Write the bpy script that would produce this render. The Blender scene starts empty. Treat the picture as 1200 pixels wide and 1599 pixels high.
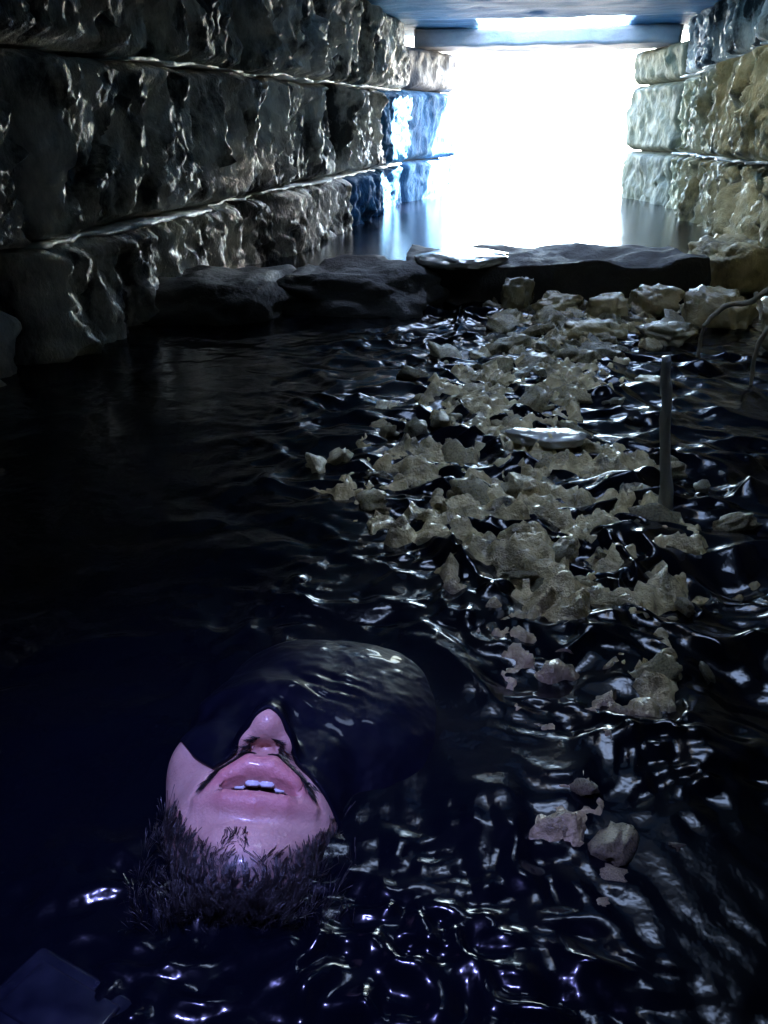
import bpy, bmesh, math, random
import numpy as np
from mathutils import Vector, Matrix

# ------------------------------------------------------------------ camera, sky, sun, exposure
scene = bpy.context.scene
COL = scene.collection
R = math.radians

cam_d = bpy.data.cameras.new('camera')
cam_d.sensor_fit = 'VERTICAL'
cam_d.sensor_height = 24.0
cam_d.lens = 18.84
cam_d.clip_start = 0.01
cam_d.clip_end = 3000
cam = bpy.data.objects.new('camera', cam_d)
cam.location = (0, 0, 0.35)
cam.rotation_euler = (R(64.65), 0, R(11.0))
COL.objects.link(cam)
scene.camera = cam

SUN_EL, SUN_AZ = 42.0, 60.0          # azimuth measured clockwise from +Y
world = bpy.data.worlds.new('World')
scene.world = world
world.use_nodes = True
wn = world.node_tree
sky = wn.nodes.new('ShaderNodeTexSky')
sky.sky_type = 'NISHITA'
sky.sun_disc = False
sky.sun_elevation = R(SUN_EL)
sky.sun_rotation = R(SUN_AZ)
sky.air_density = 1.0
sky.dust_density = 1.0
bg = wn.nodes['Background']
bg.inputs['Strength'].default_value = 0.15
wn.links.new(sky.outputs[0], bg.inputs['Color'])

sun_d = bpy.data.lights.new('sun', 'SUN')
sun_d.energy = 5.0
sun_d.angle = R(0.5)
sun_d.color = (1.0, 0.95, 0.87)
sun = bpy.data.objects.new('sun', sun_d)
sdir = Vector((math.sin(R(SUN_AZ)) * math.cos(R(SUN_EL)), math.cos(R(SUN_AZ)) * math.cos(R(SUN_EL)), math.sin(R(SUN_EL))))
sun.rotation_euler = sdir.to_track_quat('Z', 'Y').to_euler()
sun.location = (6, 12, 12)
COL.objects.link(sun)

# the small lamp beside the lens whose violet-blue light falls on the face and glints in the ripples
tor_d = bpy.data.lights.new('hand_torch_light', 'SPOT')
tor_d.energy = 0.42
tor_d.color = (0.30, 0.33, 1.0)
tor_d.shadow_soft_size = 0.006
tor_d.spot_size = R(60)
tor_d.spot_blend = 0.9
tor = bpy.data.objects.new('hand_torch_light', tor_d)
tor.location = (-0.13, 0.16, 0.52)
tor.rotation_euler = (Vector((-0.13, 0.16, 0.52)) - Vector((-0.15, 0.29, 0.0))).to_track_quat('Z', 'Y').to_euler()
COL.objects.link(tor)

vs = scene.view_settings
vs.view_transform = 'Standard'
vs.look = 'None'
vs.gamma = 1.0
vs.exposure = 5.35
vs.use_curve_mapping = False
scene.cycles.use_denoising = True
scene.cycles.max_bounces = 8
scene.cycles.sample_clamp_indirect = 6.0
scene.cycles.caustics_reflective = True

# ------------------------------------------------------------------ numpy noise
def _hash(ix, iy, iz, seed):
    n = (ix.astype(np.int64) * 374761393 + iy.astype(np.int64) * 668265263 + iz.astype(np.int64) * 2147483647 + seed * 1274126177) & 0xFFFFFFFF
    n = ((n ^ (n >> 13)) * 1274126177) & 0xFFFFFFFF
    n = ((n ^ (n >> 16)) * 2246822519) & 0xFFFFFFFF
    return ((n ^ (n >> 15)) & 0xFFFFFF) / float(0xFFFFFF) * 2 - 1


def vnoise(x, y, z, seed=0):
    x, y, z = np.broadcast_arrays(np.asarray(x, float), np.asarray(y, float), np.asarray(z, float))
    ix, iy, iz = np.floor(x), np.floor(y), np.floor(z)
    fx, fy, fz = x - ix, y - iy, z - iz
    fx = fx * fx * fx * (fx * (fx * 6 - 15) + 10)
    fy = fy * fy * fy * (fy * (fy * 6 - 15) + 10)
    fz = fz * fz * fz * (fz * (fz * 6 - 15) + 10)
    def H(a, b, c):
        return _hash(ix + a, iy + b, iz + c, seed)
    x00 = H(0, 0, 0) * (1 - fx) + H(1, 0, 0) * fx
    x10 = H(0, 1, 0) * (1 - fx) + H(1, 1, 0) * fx
    x01 = H(0, 0, 1) * (1 - fx) + H(1, 0, 1) * fx
    x11 = H(0, 1, 1) * (1 - fx) + H(1, 1, 1) * fx
    return (x00 * (1 - fy) + x10 * fy) * (1 - fz) + (x01 * (1 - fy) + x11 * fy) * fz


def fbm(x, y, z, seed=0, octv=4, gain=0.5):
    s, a, f = 0.0, 1.0, 1.0
    for k in range(octv):
        s = s + a * vnoise(x * f, y * f, z * f, seed + k * 17)
        a *= gain
        f *= 2.03
    return s


def ridged(x, y, z, seed=0, octv=4):
    s, a, f = 0.0, 1.0, 1.0
    for k in range(octv):
        s = s + a * (1 - 2 * np.abs(vnoise(x * f, y * f, z * f, seed + k * 31)))
        a *= 0.5
        f *= 2.1
    return s


def sstep(a, b, x):
    t = np.clip((x - a) / (b - a), 0, 1)
    return t * t * (3 - 2 * t)

def facets(a, b_, seed, tilt, sharp=9.0):
    """hewn facets: every jittered cell is a tilted plane, blended over a narrow seam"""
    ia, ib = np.floor(a), np.floor(b_)
    num = np.zeros_like(a); den = np.zeros_like(a)
    for di in (-1, 0, 1):
        for dj in (-1, 0, 1):
            ca, cb = ia + di, ib + dj
            z0 = np.zeros_like(ca)
            pa = ca + 0.5 + 0.45 * _hash(ca, cb, z0, seed)
            pb = cb + 0.5 + 0.45 * _hash(ca, cb, z0, seed + 1)
            ta = _hash(ca, cb, z0, seed + 2) * tilt
            tb = _hash(ca, cb, z0, seed + 3) * tilt * 0.6
            hh = _hash(ca, cb, z0, seed + 4) * 0.5
            d2 = (a - pa) ** 2 + (b_ - pb) ** 2
            w = np.exp(-sharp * d2)
            num += w * (hh + ta * (a - pa) + tb * (b_ - pb)); den += w
    return num / (den + 1e-12)

# ------------------------------------------------------------------ materials
def mat_base(name):
    m = bpy.data.materials.new(name)
    m.use_nodes = True
    return m, m.node_tree, m.node_tree.nodes['Principled BSDF']


def mapped(nt, scale):
    tc = nt.nodes.new('ShaderNodeTexCoord')
    mp = nt.nodes.new('ShaderNodeMapping')
    mp.inputs['Scale'].default_value = scale
    nt.links.new(tc.outputs['Object'], mp.inputs['Vector'])
    return mp


def noise_node(nt, mp, scale, detail=6, rough=0.6):
    n = nt.nodes.new('ShaderNodeTexNoise')
    n.inputs['Scale'].default_value = scale
    n.inputs['Detail'].default_value = detail
    n.inputs['Roughness'].default_value = rough
    nt.links.new(mp.outputs[0], n.inputs['Vector'])
    return n


def ramp(nt, src, stops):
    r = nt.nodes.new('ShaderNodeValToRGB')
    el = r.color_ramp.elements
    while len(el) > len(stops):
        el.remove(el[-1])
    while len(el) < len(stops):
        el.new(0.5)
    for e, (p, c) in zip(el, stops):
        e.position = p
        e.color = (c[0], c[1], c[2], 1)
    nt.links.new(src, r.inputs[0])
    return r


def stone_mat(name, dark, mid, light, rough=(0.22, 0.5), bump=0.6, stretch=(1, 1, 0.4), coat=0.4, cscale=9, stops=(0.30, 0.50, 0.72)):
    m, nt, b = mat_base(name)
    mp = mapped(nt, stretch)
    n1 = noise_node(nt, mp, cscale, 8, 0.65)
    rc = ramp(nt, n1.outputs['Fac'], [(stops[0], dark), (stops[1], mid), (stops[2], light)])
    nt.links.new(rc.outputs[0], b.inputs['Base Color'])
    n2 = noise_node(nt, mp, 6, 8, 0.7)
    rr = ramp(nt, n2.outputs['Fac'], [(0.3, (rough[0],) * 3), (0.7, (rough[1],) * 3)])
    nt.links.new(rr.outputs[0], b.inputs['Roughness'])
    n3 = noise_node(nt, mp, 70, 5, 0.65)
    bp = nt.nodes.new('ShaderNodeBump')
    bp.inputs['Strength'].default_value = bump
    bp.inputs['Distance'].default_value = 0.010
    nt.links.new(n3.outputs['Fac'], bp.inputs['Height'])
    n4 = noise_node(nt, mp, 210, 4, 0.7)
    bp2 = nt.nodes.new('ShaderNodeBump')
    bp2.inputs['Strength'].default_value = bump * 0.8
    bp2.inputs['Distance'].default_value = 0.004
    nt.links.new(n4.outputs['Fac'], bp2.inputs['Height'])
    nt.links.new(bp.outputs[0], bp2.inputs['Normal'])
    bp = bp2
    nt.links.new(bp.outputs[0], b.inputs['Normal'])
    b.inputs['Coat Weight'].default_value = coat
    b.inputs['Coat Roughness'].default_value = 0.18
    nt.links.new(bp.outputs[0], b.inputs['Coat Normal'])
    return m


M = {}
M['wall'] = stone_mat('wet_limestone', (0.02, 0.019, 0.017), (0.42, 0.40, 0.34), (0.84, 0.80, 0.69), rough=(0.28, 0.7), bump=1.0, stretch=(1, 1, 0.55), coat=0.14, cscale=8, stops=(0.41, 0.50, 0.62))
M['wall_olive'] = stone_mat('wet_olive_limestone', (0.11, 0.10, 0.05), (0.36, 0.31, 0.15), (0.66, 0.57, 0.32), rough=(0.33, 0.75), bump=1.0, stretch=(1, 1, 0.55), coat=0.14, cscale=8, stops=(0.38, 0.48, 0.64))
M['wall_skylight_tint'] = stone_mat('wet_limestone_skylight_tint', (0.006, 0.035, 0.085), (0.012, 0.075, 0.17), (0.03, 0.13, 0.26), rough=(0.7, 0.9), coat=0.0)  # blue cast of the skylight near the opening, painted into the stone colour
M['wall_skylight_tint'].node_tree.nodes['Principled BSDF'].inputs['Specular IOR Level'].default_value = 0.25
M['jamb'] = stone_mat('yellowed_jamb_stone', (0.05, 0.048, 0.025), (0.12, 0.115, 0.06), (0.20, 0.19, 0.11), rough=(0.5, 0.8), coat=0.0)
M['jamb_grey'] = stone_mat('grey_jamb_stone', (0.05, 0.05, 0.055), (0.10, 0.10, 0.11), (0.16, 0.16, 0.17), rough=(0.5, 0.8), coat=0.0)
M['ceiling'] = stone_mat('slab_skylight_tint', (0.018, 0.10, 0.21), (0.030, 0.17, 0.34), (0.07, 0.26, 0.45), rough=(0.5, 0.75), bump=0.4, stretch=(0.5, 2.0, 1), coat=0.0)  # blue of the bounced sky light put into the slab colour
M['lintel'] = stone_mat('pale_lintel_stone', (0.28, 0.26, 0.27), (0.40, 0.38, 0.39), (0.50, 0.48, 0.48), rough=(0.5, 0.8), bump=0.3, stretch=(0.6, 1, 1), coat=0.0)
M['dark_stone'] = stone_mat('near_black_stone', (0.006, 0.006, 0.005), (0.014, 0.014, 0.012), (0.03, 0.03, 0.024), rough=(0.55, 0.85), bump=0.6, stretch=(1, 1, 1), coat=0.0)  # near-black matte tone over the whole stone
M['rubble'] = stone_mat('olive_rubble', (0.08, 0.072, 0.035), (0.44, 0.37, 0.20), (0.78, 0.66, 0.38), rough=(0.15, 0.5), stretch=(1, 1, 1), coat=0.5)
_nt = M['rubble'].node_tree
_b = _nt.nodes['Principled BSDF']
_src = _b.inputs['Base Color'].links[0].from_socket
_oi = _nt.nodes.new('ShaderNodeObjectInfo')
_rr = ramp(_nt, _oi.outputs['Random'], [(0.0, (0.25, 0.27, 0.24)), (0.5, (0.75, 0.74, 0.68)), (1.0, (1.0, 1.0, 0.95))])
_mx = _nt.nodes.new('ShaderNodeMixRGB')
_mx.blend_type = 'MULTIPLY'
_mx.inputs['Fac'].default_value = 1.0
_nt.links.new(_src, _mx.inputs[1])
_nt.links.new(_rr.outputs[0], _mx.inputs[2])
_nt.links.new(_mx.outputs[0], _b.inputs['Base Color'])
M['mortar'] = stone_mat('pale_lime_mortar', (0.25, 0.27, 0.26), (0.42, 0.43, 0.40), (0.55, 0.56, 0.52), rough=(0.3, 0.6), bump=0.5, stretch=(1, 1, 1), coat=0.2)
M['earth'] = stone_mat('earth', (0.05, 0.045, 0.03), (0.09, 0.08, 0.055), (0.13, 0.11, 0.08), rough=(0.8, 0.95), coat=0.0)
M['sand'] = stone_mat('pale_sand', (0.38, 0.35, 0.27), (0.46, 0.43, 0.34), (0.54, 0.50, 0.41), rough=(0.8, 0.95), bump=0.3, coat=0.0)

m, nt, b = mat_base('dark_water')
b.inputs['Base Color'].default_value = (0.0012, 0.0018, 0.0045, 1)
b.inputs['Roughness'].default_value = 0.16
b.inputs['IOR'].default_value = 1.33
mp = mapped(nt, (1, 1, 1))
n = noise_node(nt, mp, 110, 2, 0.5)
bp = nt.nodes.new('ShaderNodeBump')
bp.inputs['Strength'].default_value = 0.12
bp.inputs['Distance'].default_value = 0.004
nt.links.new(n.outputs['Fac'], bp.inputs['Height'])
nt.links.new(bp.outputs[0], b.inputs['Normal'])
M['water'] = m

# ------------------------------------------------------------------ object helpers
def mesh_obj(name, verts, faces, material, parent=None, smooth=True):
    me = bpy.data.meshes.new(name)
    me.from_pydata([tuple(v) for v in verts], [], faces)
    if smooth:
        me.polygons.foreach_set('use_smooth', [True] * len(me.polygons))
    me.materials.append(material)
    me.update()
    o = bpy.data.objects.new(name, me)
    COL.objects.link(o)
    if parent is not None:
        o.parent = parent
        o.matrix_parent_inverse = Matrix.Translation(parent.location).inverted()
    return o


def tag(o, label=None, cat=None, group=None, kind=None):
    if label: o['label'] = label
    if cat: o['category'] = cat
    if group: o['group'] = group
    if kind: o['kind'] = kind
    return o


def empty(name, loc):
    o = bpy.data.objects.new(name, None)
    o.location = loc
    o.empty_display_size = 0.05
    COL.objects.link(o)
    return o


def grid_faces(nu, nv, flip=False, off=0):
    i = np.arange(nu - 1)[:, None] * nv + np.arange(nv - 1)[None, :]
    i = i.ravel() + off
    q = np.stack([i, i + nv, i + nv + 1, i + 1], 1)
    if flip:
        q = q[:, ::-1]
    return q.tolist()


def slab_from_front(front, back_vec, nu, nv, flip):
    """front: (nu*nv,3) displaced face; closed with sides and a back cap pushed by back_vec"""
    faces = grid_faces(nu, nv, flip)
    idx = np.arange(nu * nv).reshape(nu, nv)
    loop = list(idx[:, 0]) + list(idx[-1, 1:]) + list(idx[-2::-1, -1]) + list(idx[0, -2:0:-1])
    base = nu * nv
    # back ring sits on a plane: keep coordinates, shift by back_vec from the undisplaced corner plane
    ring = front[loop] + np.asarray(back_vec)
    verts = np.vstack([front, ring])
    k = len(loop)
    for j in range(k):
        a, b_ = int(loop[j]), int(loop[(j + 1) % k])
        q = [a, b_, base + (j + 1) % k, base + j]
        faces.append(q if flip else q[::-1])
    cap = [base + j for j in range(k)]
    faces.append(cap if flip else cap[::-1])
    return verts, faces


def stone_block(parent, wx, side, y0, y1, zb, zt, seed, proud=0.0, res=0.008, amp=1.0, material=None, x_of_y=None, name='stone_block'):
    """one rock-faced wall block; zb, zt are (z at y0, z at y1); side=+1 faces +X, -1 faces -X"""
    nu = max(6, int((y1 - y0) / res))
    nv = max(6, int((max(zt) - min(zb)) / res))
    u = np.linspace(0, 1, nu)[:, None] * np.ones((1, nv))
    v = np.ones((nu, 1)) * np.linspace(0, 1, nv)[None, :]
    Y = y0 + (y1 - y0) * u
    ZB = zb[0] + (zb[1] - zb[0]) * u
    ZT = zt[0] + (zt[1] - zt[0]) * u
    Z = ZB + (ZT - ZB) * v
    # wandering edges
    ey = np.minimum(Y - y0, y1 - Y)
    ez = np.minimum(Z - ZB, ZT - Z)
    wy = fbm(Z * 14, 0 * Z, 0 * Z, seed + 3, 3) * 0.012
    edge = np.minimum(ey + wy, ez * 1.6 + fbm(Y * 11, 0 * Y, 0 * Y, seed + 5, 3) * 0.006)
    round_ = sstep(-0.012, 0.035, edge)
    skew = Y + 0.45 * math.sin(seed) * Z
    w = 0.6 * fbm(skew * 5, 0 * Y, Z * 3, seed + 9, 2)
    big = ridged(skew * 4.2 + w, 0 * Y, Z * 1.5 + w, seed, 3)
    med = ridged(skew * 15 + w * 2, 0 * Y, Z * 5.5, seed + 40, 4)
    fine = fbm(skew * 60, 0 * Y, Z * 26, seed + 80, 3)
    wv = 0.02 * fbm(Y * 9, 0 * Y, Z * 9, seed + 21, 3)
    f1 = facets((skew + wv) * 6.5, (Z + wv) * 4.2, seed + 50, 1.6, 22)
    f2 = facets((skew + wv * 1.5) * 19.0, (Z + wv) * 10.0, seed + 60, 1.5, 20)
    f3 = facets((skew + wv) * 52.0, (Z + wv) * 30.0, seed + 70, 1.4, 14)
    d = (0.010 * big + 0.036 * f1 + 0.019 * f2 + 0.0100 * f3 + 0.0060 * fine) * amp
    d = d * (0.35 + 0.65 * round_)
    X0 = wx if x_of_y is None else x_of_y(Y)
    X = X0 + side * (proud + d - 0.05 * (1 - round_))
    front = np.stack([X.ravel(), Y.ravel(), Z.ravel()], 1)
    verts, faces = slab_from_front(front, (-side * 0.30, 0, 0), nu, nv, side < 0)
    return mesh_obj(name, verts, faces, material or M['wall'], parent)


# ------------------------------------------------------------------ setting: ground, water, hill round the tunnel
def ground():
    ys = np.array([-30, -6, -2.5, 5.6, 6.6, 7.5, 9, 12, 20, 60, 300, 2000.0])
    zs = np.array([-0.55, -0.55, -0.55, -0.5, -0.35, -0.1, 0.15, 0.45, 0.8, 0.9, 0.9, 0.9])
    xs = np.array([-2000, -300, -60, -20, -10, -5, -2, -0.8, 0, 0.8, 2, 5, 10, 20, 60, 300, 2000.0])
    yy = np.unique(np.concatenate([ys, np.linspace(5.6, 20, 60)]))
    xx = np.unique(np.concatenate([xs, np.linspace(-12, 12, 70)]))
    Xg, Yg = np.meshgrid(xx, yy, indexing='ij')
    Zg = np.interp(Yg, ys, zs) + 0.10 * fbm(Xg * 0.5, Yg * 0.5, 0 * Xg, 4, 4) * sstep(6, 9, Yg)
    o = mesh_obj('ground', np.stack([Xg.ravel(), Yg.ravel(), Zg.ravel()], 1), grid_faces(len(xx), len(yy)), M['sand'])
    tag(o, kind='structure')

ground()

XL, XR, ZC = -0.80, 0.60, 0.83


def wave_amp(X, Y):
    """how choppy the water is: lively in front of the threshold stone, still behind it and by the left wall"""
    path = np.exp(-((X - 0.13 + 0.12 * (Y - 0.6)) / (0.20 + 0.10 * Y)) ** 2)
    a = 0.14 + 0.95 * path
    a = a * (1 + 0.40 * sstep(1.2, 0.55, Y)) * (1 - 0.93 * sstep(1.72, 1.92, Y))
    a = a * (1 - 0.55 * sstep(-0.25, -0.55, X))
    near = np.exp(-(((X + 0.08) / 0.36) ** 2 + ((Y - 0.25) / 0.24) ** 2))
    a = np.maximum(a, 0.62 * near)
    a = a * (1 - 0.88 * sstep(0.0, 0.10, X) * sstep(0.44, 0.33, Y)) * (0.55 + 0.75 * sstep(-0.4, 0.5, fbm(X * 4.5, Y * 4.5, 0 * X, 601, 3)))
    hood = np.exp(-(((X + 0.095) / 0.085) ** 2 + ((Y - 0.42) / 0.10) ** 2) ** 2)
    return a * (1 - 0.85 * hood)


def waves(X, Y):
    rng = np.random.RandomState(11)
    wx = 0.022 * fbm(X * 8, Y * 8, 0 * X, 201, 3)
    wy = 0.022 * fbm(X * 8, Y * 8, 0 * X, 301, 3)
    Xw, Yw = X + wx, Y + wy
    Z = np.zeros_like(X); DX = np.zeros_like(X); DY = np.zeros_like(X)
    for k in range(90):
        lam = 10 ** rng.uniform(math.log10(0.022), math.log10(0.15))
        th = rng.normal(math.pi / 2 - 0.25, 0.95)
        kk = 2 * math.pi / lam
        ph = rng.uniform(0, 6.28)
        a = 0.072 * (0.7 + 0.3 * (lam / 0.08) ** 0.3) / kk
        arg = kk * (Xw * math.cos(th) + Yw * math.sin(th)) + ph
        Z += a * np.sin(arg)
        DX += a * math.cos(th) * np.cos(arg)
        DY += a * math.sin(th) * np.cos(arg)
    # short capillary ripples in drifting patches
    nearm = np.exp(-(((X + 0.02) / 0.34) ** 2 + ((Y - 0.22) / 0.20) ** 2))
    Z *= 1 - 0.55 * nearm
    patch = (1 + 0.9 * nearm) * (0.15 + 1.25 * sstep(-0.10, 0.65, fbm(X * 5, Y * 5, 0 * X, 401, 3)))
    for k in range(46):
        lam = 10 ** rng.uniform(math.log10(0.013), math.log10(0.034))
        th = rng.uniform(0, math.pi)
        kk = 2 * math.pi / lam
        arg = kk * (Xw * math.cos(th) + Yw * math.sin(th)) + rng.uniform(0, 6.28)
        Z += patch * 0.050 / kk * np.sin(arg)
    return Z, DX, DY


def water():
    ys = [0.02]
    while ys[-1] < 2.2:
        ys.append(ys[-1] + max(0.0026, 0.0036 * ys[-1]))
    ys = np.array([-2.2, -1.2, -0.6, -0.3, -0.1] + ys + list(np.linspace(2.24, 6.0, 90)) + [6.5, 7, 7.5, 8, 8.6])
    xs = np.concatenate([[-12, -4, -1.5], np.arange(-1.0, 0.82, 0.0034), [1.5, 4, 12]])
    X, Y = np.meshgrid(xs, ys, indexing='ij')
    A = wave_amp(X, Y) * sstep(-0.1, 0.1, Y) * sstep(1.4, 0.9, np.abs(X))
    Z, DX, DY = waves(X, Y)
    Z = Z * A
    ch = 0.55 * A * (np.abs(X) < 0.99) * (Y < 2.1) * (Y > 0.03)
    X, Y = X + DX * ch, Y + DY * ch
    o = mesh_obj('water', np.stack([X.ravel(), Y.ravel(), Z.ravel()], 1), grid_faces(len(xs), len(ys)), M['water'])
    tag(o, kind='structure')

water()


def box_into(V, F, x0, x1, y0, y1, z0, z1):
    n = len(V)
    V += [(x0, y0, z0), (x1, y0, z0), (x1, y1, z0), (x0, y1, z0), (x0, y0, z1), (x1, y0, z1), (x1, y1, z1), (x0, y1, z1)]
    F += [[n, n + 3, n + 2, n + 1], [n + 4, n + 5, n + 6, n + 7], [n, n + 1, n + 5, n + 4], [n + 1, n + 2, n + 6, n + 5], [n + 2, n + 3, n + 7, n + 6], [n + 3, n, n + 4, n + 7]]


ADDED_SHAFT = (-0.08, 0.30, 0.78, 1.36)      # x0, x1, y0, y1 of two unseen roof shafts, added to let sky light in
ADDED_SHAFT_B = (-0.33, 0.25, 2.30, 3.45)
HILL_Z = 1.5


def hill():
    V, F = [], []
    box_into(V, F, -9.0, XL - 0.20, -6.0, 5.3, -0.6, HILL_Z)
    box_into(V, F, XR + 0.20, 9.0, -6.0, 5.3, -0.6, HILL_Z)
    box_into(V, F, XL - 0.198, XR + 0.198, -6.0, -1.9, -0.6, HILL_Z)
    # roof over the passage, pierced by the two added light shafts
    for (x0, x1, y0, y1) in ((XL - 0.198, XR + 0.198, -1.9, ADDED_SHAFT[2]), (XL - 0.198, XR + 0.198, ADDED_SHAFT[3], ADDED_SHAFT_B[2]), (XL - 0.198, XR + 0.198, ADDED_SHAFT_B[3], 4.30),
                             (XL - 0.198, ADDED_SHAFT[0], ADDED_SHAFT[2] + 0.0005, ADDED_SHAFT[3] - 0.0005), (ADDED_SHAFT[1], XR + 0.198, ADDED_SHAFT[2] + 0.0005, ADDED_SHAFT[3] - 0.0005),
                             (XL - 0.198, ADDED_SHAFT_B[0], ADDED_SHAFT_B[2] + 0.0005, ADDED_SHAFT_B[3] - 0.0005), (ADDED_SHAFT_B[1], XR + 0.198, ADDED_SHAFT_B[2] + 0.0005, ADDED_SHAFT_B[3] - 0.0005)):
        box_into(V, F, x0, x1, y0, y1, ZC + 0.17, HILL_Z)
    o = mesh_obj('hill', V, F, M['earth'], smooth=False)
    tag(o, kind='structure')

hill()

# ------------------------------------------------------------------ left wall
def lerp_line(ya, za, yb, zb):
    return lambda y: za + (zb - za) * (y - ya) / (yb - ya)

gap = 0.009
wl = empty('stone_wall', (XL, 1.8, 0))
tag(wl, 'long wall of rough wet stone blocks along the dark side of the passage', 'wall', kind='thing')
J1 = lerp_line(1.3, 0.468, 4.9, 0.545)
J2 = lerp_line(1.3, 0.182, 4.9, 0.200)
C0 = lambda y: -0.30
CT = lambda y: ZC + 0.01
courses = [
    (C0, J2, [-1.9, -0.4, 0.55, 1.16, 1.72, 2.43, 3.33, 3.95, 4.62], 0.004),
    (J2, J1, [-1.9, -0.2, 0.75, 1.20, 2.62, 3.22, 4.05, 4.62], 0.000),
    (J1, CT, [-1.9, 0.0, 0.95, 1.48, 2.30, 3.15, 3.72, 4.62], 0.0),
]
sd = 100
for ci, (lo, hi, cuts, pr) in enumerate(courses):
    for k in range(len(cuts) - 1):
        y0, y1 = cuts[k] + gap, cuts[k + 1] - gap
        sd += 13
        mt = M['wall']
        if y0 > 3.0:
            mt = M['wall_skylight_tint'] if (ci == 0 or (ci == 1 and y0 > 3.9)) else M['wall']
        res = 0.05 if y1 < 0.6 else (0.0075 if y0 < 2.4 else 0.009)
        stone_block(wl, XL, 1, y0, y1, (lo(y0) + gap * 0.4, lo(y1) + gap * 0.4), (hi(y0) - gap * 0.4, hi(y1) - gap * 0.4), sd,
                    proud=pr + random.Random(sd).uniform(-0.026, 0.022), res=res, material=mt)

def mortar_strip(parent, wx, side, line, y0, y1, seed, th=0.0028):
    n = 260
    y = np.linspace(y0, y1, n)
    z = np.array([line(q) for q in y]) + 0.004 * fbm(y * 9, 0 * y, 0 * y, seed, 3)
    out = 0.002 + 0.030 * fbm(y * 6, 0 * y, 0 * y, seed + 2, 4)
    t = th * (0.6 + 0.6 * np.abs(fbm(y * 13, 0 * y, 0 * y, seed + 4, 3)))
    V = []
    for i in range(n):
        V += [(wx - side * 0.12, y[i], z[i] - t[i]), (wx + side * out[i], y[i], z[i] - t[i]), (wx + side * out[i], y[i], z[i] + t[i]), (wx - side * 0.12, y[i], z[i] + t[i])]
    F = []
    for i in range(n - 1):
        for j in range(4):
            a, b_ = i * 4 + j, i * 4 + (j + 1) % 4
            F.append([a, b_, b_ + 4, a + 4] if side < 0 else [a, a + 4, b_ + 4, b_])
    F += [[0, 1, 2, 3], [4 * n - 1, 4 * n - 2, 4 * n - 3, 4 * n - 4]]
    return mesh_obj('mortar_joint', V, F, M['mortar'], parent)

mortar_strip(wl, XL, 1, J1, 1.55, 4.6, 7)
mortar_strip(wl, XL, 1, J2, 1.2, 4.6, 8)

# ------------------------------------------------------------------ right wall
wr = empty('stone_wall', (XR, 1.8, 0))
tag(wr, 'wall of fluted pale wet stone blocks beside the bright opening and root', 'wall', kind='thing')
K1 = lerp_line(2.8, 0.596, 4.9, 0.580)
K2 = lerp_line(2.8, 0.262, 4.9, 0.250)
courses_r = [
    (C0, K2, [-1.9, -0.3, 0.9, 1.75, 2.62, 3.18, 3.72, 4.62], 0.008),
    (K2, K1, [-1.9, 0.2, 1.5, 2.45, 3.52, 4.62], 0.010),
    (K1, CT, [-1.9, 0.4, 1.9, 3.02, 4.05, 4.62], 0.0),
]
for ci, (lo, hi, cuts, pr) in enumerate(courses_r):
    for k in range(len(cuts) - 1):
        y0, y1 = cuts[k] + gap, cuts[k + 1] - gap
        sd += 13
        mt = M['wall_olive'] if ci < 2 else M['wall']
        res = 0.05 if y1 < 1.0 else 0.0085
        stone_block(wr, XR, -1, y0, y1, (lo(y0) + gap * 0.4, lo(y1) + gap * 0.4), (hi(y0) - gap * 0.4, hi(y1) - gap * 0.4), sd,
                    proud=pr + random.Random(sd).uniform(-0.028, 0.020), res=res, material=mt)
mortar_strip(wr, XR, -1, K1, 1.6, 4.6, 17)
mortar_strip(wr, XR, -1, K2, 1.6, 4.6, 18)

# ------------------------------------------------------------------ portal: splayed jamb blocks and lintel
portal = empty('stone_portal', (0, 5.0, 0))
tag(portal, 'square stone doorway frame round the glaring white opening', 'doorway')
jl = lambda Y: XL + 0.01 + (Y - 4.62) * 0.30
jr = lambda Y: XR - 0.01 - (Y - 4.62) * 0.30
for (lo, hi, s) in ((-0.30, 0.205, 1), (0.205, 0.55, 2), (0.55, 0.752, 3)):
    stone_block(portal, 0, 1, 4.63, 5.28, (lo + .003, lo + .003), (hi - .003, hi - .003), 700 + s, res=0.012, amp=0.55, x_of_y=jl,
                material=M['wall_skylight_tint'] if s < 3 else M['jamb_grey'], name='jamb_block')
for (lo, hi, s) in ((-0.30, 0.25, 1), (0.25, 0.58, 2), (0.58, 0.752, 3)):
    stone_block(portal, 0, -1, 4.63, 5.28, (lo + .003, lo + .003), (hi - .003, hi - .003), 750 + s, res=0.012, amp=0.55, x_of_y=jr,
                material=M['jamb'], name='jamb_block')


def prism(name, poly, z0, z1, material, parent):
    n_ = len(poly)
    V = [(x, y, z0) for x, y in poly] + [(x, y, z1) for x, y in poly]
    F = [[i, (i + 1) % n_, n_ + (i + 1) % n_, n_ + i] for i in range(n_)] + [list(range(n_))[::-1], [n_ + i for i in range(n_)]]
    return mesh_obj(name, V, F, material, parent, smooth=False)

prism('jamb_core', [(XL - 0.19, 4.66), (XL - 0.055, 4.66), (XL + 0.115, 5.255), (XL - 0.19, 5.255)], -0.30, 0.745, M['dark_stone'], portal)
prism('jamb_core', [(XR + 0.055, 4.66), (XR + 0.19, 4.66), (XR + 0.19, 5.255), (XR - 0.115, 5.255)], -0.30, 0.745, M['dark_stone'], portal)


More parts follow.
